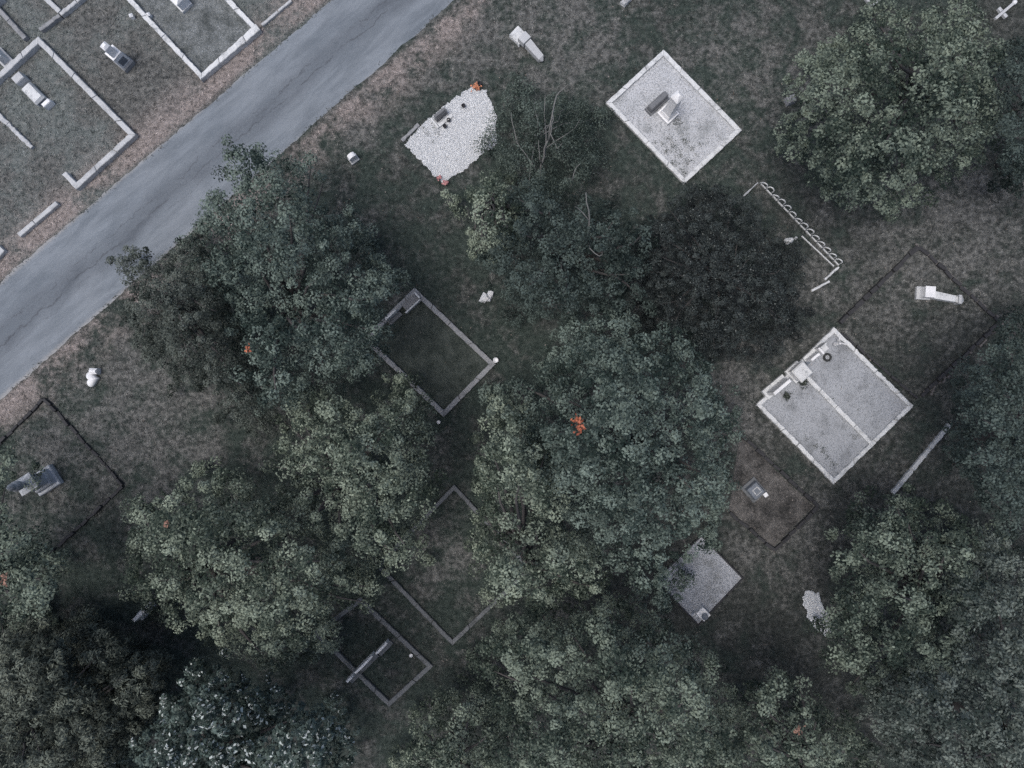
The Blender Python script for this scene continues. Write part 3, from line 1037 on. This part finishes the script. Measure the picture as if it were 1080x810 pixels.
def hoop_bm(r, h, rad):
    bm = bmesh.new()
    pts = [(-r, 0, -.04), (-r, 0, h * .55)] + [(-r * math.cos(a), 0, h * .55 + (h * .45) * math.sin(a)) for a in (.4, .8, 1.2, 1.57, 1.94, 2.34, 2.74)] + [(r, 0, h * .55), (r, 0, -.04)]
    tube_bm(bm, pts, [rad] * len(pts), 5)
    return bm


a, b = Vector(W(801, 193)), Vector(W(884, 280))
L = (b - a).length
o = thing('hoop_fence', 'low white hoop fence beside the dark bush at the right', 'hoop fence', (a.x, a.y, 0), math.atan2((b - a).y, (b - a).x))
nh = 14
me = bm_mesh('hoop', hoop_bm(L / nh * .42, .46, .028), 0, True)
me.materials.append(M['iron'])
for i in range(nh):
    h_ = bpy.data.objects.new('hoop', me)
    C.objects.link(h_)
    h_.parent = o
    h_.location = ((i + .5) * L / nh, 0, 0)
    h_.rotation_euler = (random.Random(i).uniform(-.12, .12), 0, .25 + random.Random(i + 50).uniform(-.12, .12))
rail('rail', (0, -.025), (L, -.025), (L, .025), (0, .025), .10, M['iron'], o, 3, .004)
strip_kerb('thin pale bar running beside the lower half of the hoop fence', (845, 249), (879, 281), .05, .08, M['iron'], 'edging_bar', None, 5, .004, 'edging bar')
strip_kerb('pale worn bar at the top end of the hoop fence', (783, 208), (799, 193), .06, .10, M['kerbstone'], 'edging_bar', None, 6, .02, 'edging bar')
strip_kerb('white worn bar bent back from the lower end of the hoop fence', (884, 282), (869, 295), .09, .12, M['white'], 'edging_bar', None, 7, .02, 'edging bar')
strip_kerb('white bar lying loose below the hoop fence', (874, 297), (855, 307), .09, .10, M['white'], 'edging_bar', None, 8, .01, 'edging bar')

# ------------------------------------------------------------------ trees
STY = {
    # spacing px, cluster radius m, leaves, leaf length, colours, gaps
    'green': dict(sp=13, cr=0.275, n=74, L=(.08, .13), mat=mat_attr('leaf_green', (0.023, 0.035, 0.028), (0.192, 0.230, 0.180)), gap=0.34),
    'light': dict(sp=13.5, cr=0.285, n=80, L=(.08, .125), mat=mat_attr('leaf_light', (0.029, 0.042, 0.032), (0.246, 0.288, 0.222)), gap=0.34),
    'bluegreen': dict(sp=11.8, cr=0.25, n=62, L=(.075, .125), mat=mat_attr('leaf_blue', (0.019, 0.031, 0.027), (0.156, 0.197, 0.168), .6, .14), gap=0.34),
    'grey': dict(sp=12.2, cr=0.255, n=68, L=(.08, .13), mat=mat_attr('leaf_greyish', (0.026, 0.037, 0.032), (0.153, 0.179, 0.157), .6, .14), gap=0.33),
    'dark': dict(sp=8.4, cr=.20, n=78, L=(.055, .095), mat=mat_attr('leaf_dark', (0.017, 0.023, 0.020), (0.115, 0.132, 0.115)), gap=0.30),
    'deepblue': dict(sp=11, cr=0.245, n=64, L=(.07, .12), mat=mat_attr('leaf_deep', (0.013, 0.020, 0.018), (0.082, 0.108, 0.097)), gap=0.28),
    'bush': dict(sp=8.5, cr=.20, n=80, L=(.05, .085), mat=mat_attr('leaf_purple', (0.009, 0.011, 0.012), (0.058, 0.070, 0.068), .6, .12, (.17, .185, .175)), gap=0.12, pale=.014),
    'feather': dict(sp=8.5, cr=.25, n=90, L=(.10, .18), mat=mat_attr('leaf_brownish', (0.023, 0.030, 0.026), (0.170, 0.192, 0.156)), gap=0.30, width=.32),
    'poplar': dict(sp=10.5, cr=.20, n=62, L=(.09, .15), mat=mat_attr('leaf_poplar', (0.018, 0.029, 0.024), (0.102, 0.137, 0.120), .5, .2, (.46, .50, .48)), gap=0.36, pale=.12, shoot=.75),
    'sparse': dict(sp=9.0, cr=.30, n=60, L=(.05, .09), mat=mat_attr('leaf_sparse', (0.021, 0.031, 0.026), (0.120, 0.151, 0.130)), gap=0.32),
}
M['autumn'] = mat_attr('leaf_autumn', (.20, .060, .035), (.50, .165, .09), .6, .2)
M['autumn_pink'] = mat_attr('leaf_autumn_pale', (.20, .11, .08), (.36, .21, .16), .6, .2)


def dome(U, poly, R, ztop, zedge, lump, seed):
    d = poly_dist(U, poly)
    f = np.clip(d / R, 0, 1)
    z = zedge + (ztop - zedge) * np.sqrt(1 - (1 - f) ** 2)
    z += (vnoise(U[:, 0] / 40, U[:, 1] / 40, seed) - .5) * 2.4 * lump + (vnoise(U[:, 0] / 19, U[:, 1] / 19, seed + 1) - .5) * 1.7 * lump
    return d, z


def tree(name, label, poly, ztop, zedge, style, seed, sprigs=(), lump=.95, trunk=True, cat='tree', group='trees of the cemetery'):
    st = STY[style]
    r = np.random.default_rng(seed)
    poly = np.asarray(poly, float)
    lo, hi = poly.min(0) - 12, poly.max(0) + 12
    cx, cy = poly.mean(0)
    zm = zedge + (ztop - zedge) * .6
    # widest inside distance
    gx, gy = np.meshgrid(np.arange(lo[0], hi[0], 6), np.arange(lo[1], hi[1], 6))
    G = np.column_stack([gx.ravel(), gy.ravel()])
    gd = poly_dist(G, poly)
    R = max(gd.max() * .95, 10)
    core = G[gd.argmax()]
    base = Vector((*W(core[0], core[1], zm * .25), 0))
    o = thing(name, label, cat, base, 0, group)
    PP, NN, LL, TT, OO = [], [], [], [], []
    tips = []
    for layer, (spk, dz, nk, gap) in enumerate(((1.0, 0, 1.0, st['gap']), (1.35, -1.4, .85, .30), (1.15, -2.4, .9, .08), (1.25, -3.4, .9, .0))):
        sp = st['sp'] * spk
        gx, gy = np.meshgrid(np.arange(lo[0], hi[0], sp), np.arange(lo[1], hi[1], sp))
        U = np.column_stack([gx.ravel(), gy.ravel()]) + r.uniform(-.5, .5, (gx.size, 2)) * sp
        d, z = dome(U, poly, R, ztop, zedge, lump, seed)
        ph, rho = np.arctan2(U[:, 1] - core[1], U[:, 0] - core[0]), np.hypot(U[:, 0] - core[0], U[:, 1] - core[1])
        nb = 11 + seed % 4
        fing = vnoise((ph + math.pi) / (2 * math.pi) * nb * (1 + np.floor(rho / 55)) + vnoise(U[:, 0] / 25, U[:, 1] / 25, seed + 5) * 1.2, rho / 70, seed + 6)
        z -= np.clip(.52 - fing, 0, 1) * (0.0 if style == 'bush' else 2.1) * lump * np.clip(rho / 30, 0, 1)
        out = d + (vnoise(U[:, 0] / 13, U[:, 1] / 13, seed + 2) - .5) * 22 + (vnoise(U[:, 0] / 30, U[:, 1] / 30, seed + 7) - .5) * 26 + r.normal(0, 2, len(d)) + 5
        keep = out > 1.0 + layer * 3
        gn = vnoise(U[:, 0] / 22, U[:, 1] / 22, seed + 3) * .6 + vnoise(U[:, 0] / 9, U[:, 1] / 9, seed + 4) * .4
        keep &= (gn > gap + .12 * (layer == 0)) | (r.random(len(d)) < .10)
        U, z, gn = U[keep], z[keep] + dz + r.normal(0, .27, keep.sum()), gn[keep]
        z = np.maximum(z, .5 + .3 * r.random(len(z)))
        k = (H - z) / H
        c = np.column_stack([(U[:, 0] - 540) / S * k, (405 - U[:, 1]) / S * k, z])
        m = max(6, int(st['n'] * nk))
        if layer == 0:
            tips = c
        nc = len(c)
        ct = np.clip(r.normal(.45, .25, nc) + (vnoise(U[:, 0] / 50, U[:, 1] / 50, seed + 9) - .5) * .5, 0, 1)
        cs = r.uniform(.60, 1.30, nc)
        D = r.normal(0, 1, (nc, m, 3))
        D[..., 2] = np.abs(D[..., 2]) * .9 - .25
        D /= np.linalg.norm(D, axis=2, keepdims=True)
        rad = st['cr'] * cs[:, None, None] * r.uniform(.45, 1.05, (nc, m, 1))
        off = D * rad
        if st.get('shoot'):
            lean = r.normal(0, .25, (nc, 1, 3)) + np.array([.35, .55, 0.9])
            off = off * np.array([.7, .7, .7]) + lean * r.uniform(-.5, .5, (nc, m, 1)) * st['shoot']
        p = c[:, None, :] + off
        nr = D * .75 + np.array([0, 0, .55]) + r.normal(0, .28, (nc, m, 3))
        t = np.clip(ct[:, None] + r.normal(0, .20, (nc, m)), 0, 1)
        if st.get('pale') and layer == 0:
            t = np.where(r.random((nc, m)) < st['pale'] * (.4 + 1.2 * gn[:, None]), 2.0, t)
        PP.append(p.reshape(-1, 3)); NN.append(nr.reshape(-1, 3)); OO.append(D.reshape(-1, 3))
        LL.append(r.uniform(st['L'][0], st['L'][1], nc * m)); TT.append(t.ravel())
    P, N, L, T, O = (np.concatenate(v) for v in (PP, NN, LL, TT, OO))
    b = np.array(base)
    crown = link('crown', leaves_mesh('crown', P - b, N, L, T, r, st.get('width', .58), O), st['mat'], o)
    # trunk and limbs reaching into the crown
    rr = random.Random(seed)
    bm = bmesh.new()
    sc_ = ztop / 8
    fork = ztop * .32
    tr = (.20 * sc_ + .04) * (.45 if style == 'sparse' else 1)
    jx = lambda a: rr.uniform(-a, a)
    tube_bm(bm, [(0, 0, -.1), (jx(.1), jx(.1), .3), (jx(.12), jx(.12), fork * .6), (0, 0, fork), (jx(.2), jx(.2), fork + .6)], [tr * 1.4, tr * 1.1, tr * .95, tr * .8, tr * .4], 9)
    if len(tips):
        pick = rr.sample(range(len(tips)), min(5 if style == 'sparse' else 16, len(tips)))
        for i in pick:
            e = Vector(tips[i]) - base
            e.z -= .25
            s0 = Vector((0, 0, fork * rr.uniform(.75, 1.05)))
            mid = s0.lerp(e, .5) + Vector((jx(.3), jx(.3), .35))
            tube_bm(bm, [s0, s0.lerp(mid, .5) + Vector((jx(.12), jx(.12), jx(.1))), mid, mid.lerp(e, .6) + Vector((jx(.15), jx(.15), jx(.1))), e], [tr * .5, tr * .36, tr * .26, tr * .15, .012], 6)
    link('trunk', bm_mesh('trunk', bm, 0, True), M['palebark' if style == 'sparse' else 'bark'], o)
    for (x, y, s, mk) in sprigs:
        _, z = dome(np.array([[x, y]], float), poly, R, ztop, zedge, lump, seed)
        z = float(z[0]) + .3
        c = np.array([*W(x, y, z), z]) - b
        m = int(90 * s * s) + 8
        q = r.normal(0, 1, (m, 3)) * np.array([.16, .26, .12]) * s + c
        link('autumn_leaves', leaves_mesh('autumn_leaves', q, r.normal(0, .5, (m, 3)) + np.array([0, 0, 1.]), r.uniform(.08, .14, m), r.random(m), r), M[mk], o)
    return o


tree('leafy_tree', 'blue green leafy tree overhanging the lane edge', [(262, 146), (300, 158), (330, 172), (342, 215), (372, 220), (387, 262), (425, 290), (420, 330), (405, 370), (395, 400), (345, 415), (310, 440), (270, 440), (235, 380), (225, 320), (205, 290), (205, 210), (235, 195), (240, 160)], 9.2, 2.8, 'bluegreen', 11, [(262, 368, .3, 'autumn')])
tree('dark_tree', 'dark small leaved rounded tree beside the lane', [(195, 250), (230, 262), (245, 300), (255, 360), (295, 440), (260, 458), (225, 425), (180, 395), (150, 365), (125, 322), (128, 290), (160, 262)], 6.8, 1.6, 'dark', 12, lump=.6)
tree('leafy_tree', 'light green clumpy tree below the clearing kerb', [(345, 405), (385, 420), (420, 396), (445, 402), (458, 435), (455, 480), (468, 500), (460, 540), (440, 560), (450, 590), (420, 600), (395, 622), (350, 590), (310, 545), (285, 490), (290, 455), (310, 415)], 8.6, 2.6, 'light', 13)
tree('leafy_tree', 'broad green tree hiding a grey headstone at its lower left rim', [(245, 485), (262, 510), (300, 530), (350, 570), (400, 612), (385, 640), (360, 650), (350, 680), (310, 690), (290, 712), (260, 700), (235, 682), (200, 668), (168, 650), (138, 624), (132, 580), (135, 540), (160, 515), (200, 505)], 9.2, 2.8, 'light', 14, [(176, 552, .2, 'autumn_pink')])
tree('leafy_tree', 'largest blue green tree with a bright orange sprig in the middle', [(590, 345), (640, 322), (680, 335), (720, 345), (737, 370), (765, 400), (772, 440), (765, 480), (770, 520), (745, 562), (724, 602), (704, 642), (664, 632), (630, 590), (600, 560), (560, 520), (545, 470), (525, 430), (530, 408), (565, 400), (575, 370)], 10.7, 3.0, 'bluegreen', 15, [(609, 445, .40, 'autumn'), (611, 451, .38, 'autumn')])
tree('leafy_tree', 'pale green clumpy tree leaning against the largest blue green tree', [(525, 420), (560, 432), (590, 485), (600, 540), (640, 580), (645, 620), (610, 645), (560, 648), (512, 632), (496, 592), (500, 560), (513, 530), (500, 500), (505, 460)], 9.8, 2.8, 'light', 16)
tree('leafy_tree', 'widest green tree at the bottom middle below the vase block plot', [(560, 640), (610, 642), (650, 622), (690, 640), (720, 660), (752, 690), (775, 730), (785, 770), (790, 840), (500, 840), (510, 790), (520, 760), (500, 720), (496, 690), (520, 646)], 9.6, 2.6, 'green', 17, [])
tree('leafy_tree', 'small pale green tree at the bottom edge below the thin headstones', [(440, 745), (470, 733), (500, 728), (528, 755), (535, 840), (412, 840), (420, 790)], 7.4, 2.1, 'light', 18)
tree('leafy_tree', 'green tree with orange leaves at the bottom edge right of middle', [(790, 730), (815, 710), (850, 710), (870, 740), (905, 768), (916, 800), (912, 845), (770, 845), (762, 790)], 8.4, 2.4, 'green', 19, [(842, 771, .35, 'autumn_pink')])
tree('leafy_tree', 'mid green tree with its rim over the loose gravel patch', [(892, 538), (950, 515), (1005, 540), (1055, 565), (1040, 620), (1025, 690), (1000, 735), (930, 735), (880, 705), (866, 650), (872, 610), (882, 570)], 9.4, 2.6, 'green', 20)
tree('leafy_tree', 'greyish green tree in the bottom right photo corner', [(985, 590), (1030, 555), (1090, 570), (1150, 650), (1150, 870), (965, 870), (932, 800), (908, 755), (905, 715), (970, 690), (990, 650)], 10.2, 2.8, 'grey', 21)
tree('leafy_tree', 'dark blue green tree at the right photo edge by the thin kerb', [(1015, 390), (1045, 365), (1060, 338), (1100, 325), (1125, 560), (1060, 562), (1035, 540), (1005, 500), (997, 460), (1005, 420)], 9.0, 2.4, 'deepblue', 22)
tree('leafy_tree', 'big bushy green tree in the top right corner', [(880, 40), (930, 13), (985, 2), (1030, 8), (1060, 50), (1066, 90), (1058, 150), (1018, 184), (985, 212), (930, 227), (890, 222), (850, 190), (830, 152), (820, 135), (840, 110), (840, 60)], 10.0, 2.4, 'green', 23, lump=.8)
tree('leafy_tree', 'shaded green tree cut by the right photo edge beside the bushy one', [(1078, 25), (1120, 30), (1120, 225), (1080, 222), (1055, 202), (1040, 170), (1052, 120), (1062, 60)], 7.8, 2.0, 'deepblue', 24)
tree('dark_bush', 'very dark purplish bush beside the white hoop fence', [(675, 240), (712, 206), (758, 198), (795, 213), (816, 247), (846, 292), (848, 340), (812, 368), (770, 380), (722, 375), (684, 348), (668, 300)], 4.2, 1.2, 'bush', 25, lump=.45, cat='bush')
tree('leafy_tree', 'dark blue tree with bare twigs between pebble plot and dark bush', [(530, 200), (560, 190), (600, 205), (640, 215), (680, 230), (692, 270), (680, 320), (640, 335), (590, 342), (550, 332), (520, 300), (500, 270), (515, 230)], 7.4, 1.8, 'deepblue', 26)
tree('young_tree', 'small pale green tree just below the white pebble plot', [(500, 180), (520, 174), (540, 190), (550, 220), (545, 255), (525, 267), (500, 262), (488, 235), (487, 205)], 6.6, 1.6, 'light', 27, lump=.6)
tree('leafy_tree', 'green tree with red leaves cut by the left photo edge', [(-25, 468), (20, 468), (30, 492), (4, 515), (4, 532), (30, 542), (50, 560), (62, 590), (66, 615), (50, 647), (20, 655), (-25, 660)], 8.2, 2.2, 'green', 28, [(5, 612, .4, 'autumn_pink')])
tree('feathery_tree', 'brownish feathery tree in the bottom left photo corner', [(-25, 662), (40, 640), (90, 652), (130, 665), (165, 690), (187, 730), (152, 762), (127, 800), (122, 845), (-25, 845)], 6.8, 1.6, 'feather', 29, lump=.6)
tree('poplar', 'poplar with flashing silver leaves at the bottom left', [(190, 702), (220, 693), (260, 715), (300, 735), (340, 738), (377, 768), (374, 800), (372, 845), (118, 845), (133, 790), (150, 762), (178, 722)], 9.8, 2.6, 'poplar', 30)
tree('young_tree', 'thin sparse young tree with pale bare branches beside the pebble plot', [(515, 112), (545, 95), (590, 100), (625, 130), (640, 170), (612, 202), (560, 202), (525, 182), (513, 150)], 3.6, 0.9, 'sparse', 31, lump=.4)


def bare(label, base, z0, branches):
    o = thing('bare_branch', label, 'branch', (*W(base[0], base[1], z0), z0))
    bx, by = W(base[0], base[1], z0)
    bm = bmesh.new()
    for pts, r0 in branches:
        q = []
        for x, y, z in pts:
            X, Y = W(x, y, z)
            q.append((X - bx, Y - by, z - z0))
        # add small kinks
        rr = random.Random(int(pts[0][0] * 3 + pts[-1][1]))
        out = [q[0]]
        for a, b in zip(q[:-1], q[1:]):
            a, b = Vector(a), Vector(b)
            out.append(a.lerp(b, .5) + Vector((rr.uniform(-.06, .06), rr.uniform(-.06, .06), rr.uniform(-.05, .05))))
            out.append(b)
        n = len(out)
        tube_bm(bm, out, [r0 * (1 - .75 * i / (n - 1)) for i in range(n)], 6)
    link('wood', bm_mesh('wood', bm, 0, True), M['palebark'], o)
    return o


# the dead tree stands on the ground; its pale limbs reach up through the thin foliage
bare('pale dead sapling with forked bare limbs above the middle dark tree', (568, 196), 0.0,
     [([(568, 196, 0), (570, 184, 1.5), (574, 165, 2.6), (578, 148, 3.4), (582, 130, 4.0), (583, 121, 4.3)], .055),
      ([(574, 165, 2.6), (576, 140, 3.3), (575, 100, 4.2)], .03),
      ([(578, 148, 3.4), (585, 108, 4.5), (590, 97, 4.7), (599, 89, 4.9)], .03),
      ([(572, 174, 2.2), (569, 160, 2.9), (568, 148, 3.1)], .025),
      ([(580, 140, 3.7), (588, 157, 3.8), (594, 150, 3.9)], .018),
      ([(576, 156, 3.0), (600, 140, 3.5), (612, 125, 3.8)], .018),
      ([(570, 186, 1.4), (545, 150, 2.4), (540, 128, 2.9), (539, 118, 3.0)], .025)])
bare('pale crooked dead branch poking from the dark tree by the bush', (627, 262), 0.0,
     [([(614, 268, 0), (618, 255, 4.2), (621, 240, 5.6), (621, 222, 6.2), (618, 203, 6.6)], .05),
      ([(621, 232, 5.9), (610, 220, 6.2), (606, 218, 6.4)], .022),
      ([(621, 240, 5.6), (612, 231, 6.0)], .02),
      ([(618, 255, 4.2), (622, 262, 6.2), (632, 270, 6.5), (635, 266, 6.6)], .026),
      ([(604, 190, 4.5), (606, 180, 4.8), (612, 173, 5.0)], .02)])

# ------------------------------------------------------------------ grass blades, litter
rng = np.random.default_rng(77)
NT_ = 95000
P = np.column_stack([rng.uniform(-23.5, 23.5, NT_), rng.uniform(-18, 18, NT_)])
u, v = road_uv(P[:, 0], P[:, 1])
ok = np.abs(v) > 1.9 - u / 22 * .2 - .14 * vnoise(P[:, 0] * 2, P[:, 1] * 2, 21)
for pl in NOGRASS:
    ok &= poly_dist(P, pl) < .02
dens = vnoise(P[:, 0] * .9, P[:, 1] * .9, 3) * .6 + vnoise(P[:, 0] * 3, P[:, 1] * 3, 4) * .4
ok &= rng.random(NT_) < .35 + .9 * dens
P = P[ok]
m, K = len(P), 3
Pb = np.repeat(P, K, 0) + rng.normal(0, .035, (m * K, 2))
th = rng.uniform(0, 2 * math.pi, m * K)
ln = rng.uniform(.05, .13, m * K)
hz = rng.uniform(.02, .085, m * K)
w = rng.uniform(.009, .022, m * K)
dx, dy = np.cos(th), np.sin(th)
V = np.stack([np.stack([Pb[:, 0] - dy * w, Pb[:, 1] + dx * w, np.full(m * K, .002)], 1),
              np.stack([Pb[:, 0] + dy * w, Pb[:, 1] - dx * w, np.full(m * K, .002)], 1),
              np.stack([Pb[:, 0] + dx * ln, Pb[:, 1] + dy * ln, hz], 1)], 1).reshape(-1, 3)
gr = link('grass', fast_mesh('grass', V, 3, np.arange(m * K * 3), rng.uniform(0, 1, m * K)), M['blades'])
tag(gr, kind='stuff')

nl = 2600
P = np.column_stack([rng.uniform(-22.5, 22.5, nl), rng.uniform(-17, 17, nl)])
u, v = road_uv(P[:, 0], P[:, 1])
ok = (v < -2.3) & (rng.random(nl) < np.clip(vnoise(P[:, 0] * .35, P[:, 1] * .35, 8) * 1.5 - .3, .05, 1))
P = P[ok]
lf = link('fallen_leaves', leaves_mesh('fallen_leaves', np.column_stack([P, np.full(len(P), .07)]), rng.normal(0, .3, (len(P), 3)) + np.array([0, 0, 1.]), rng.uniform(.03, .075, len(P)), rng.uniform(0, 1, len(P)), rng), M['litter'])
tag(lf, kind='stuff')
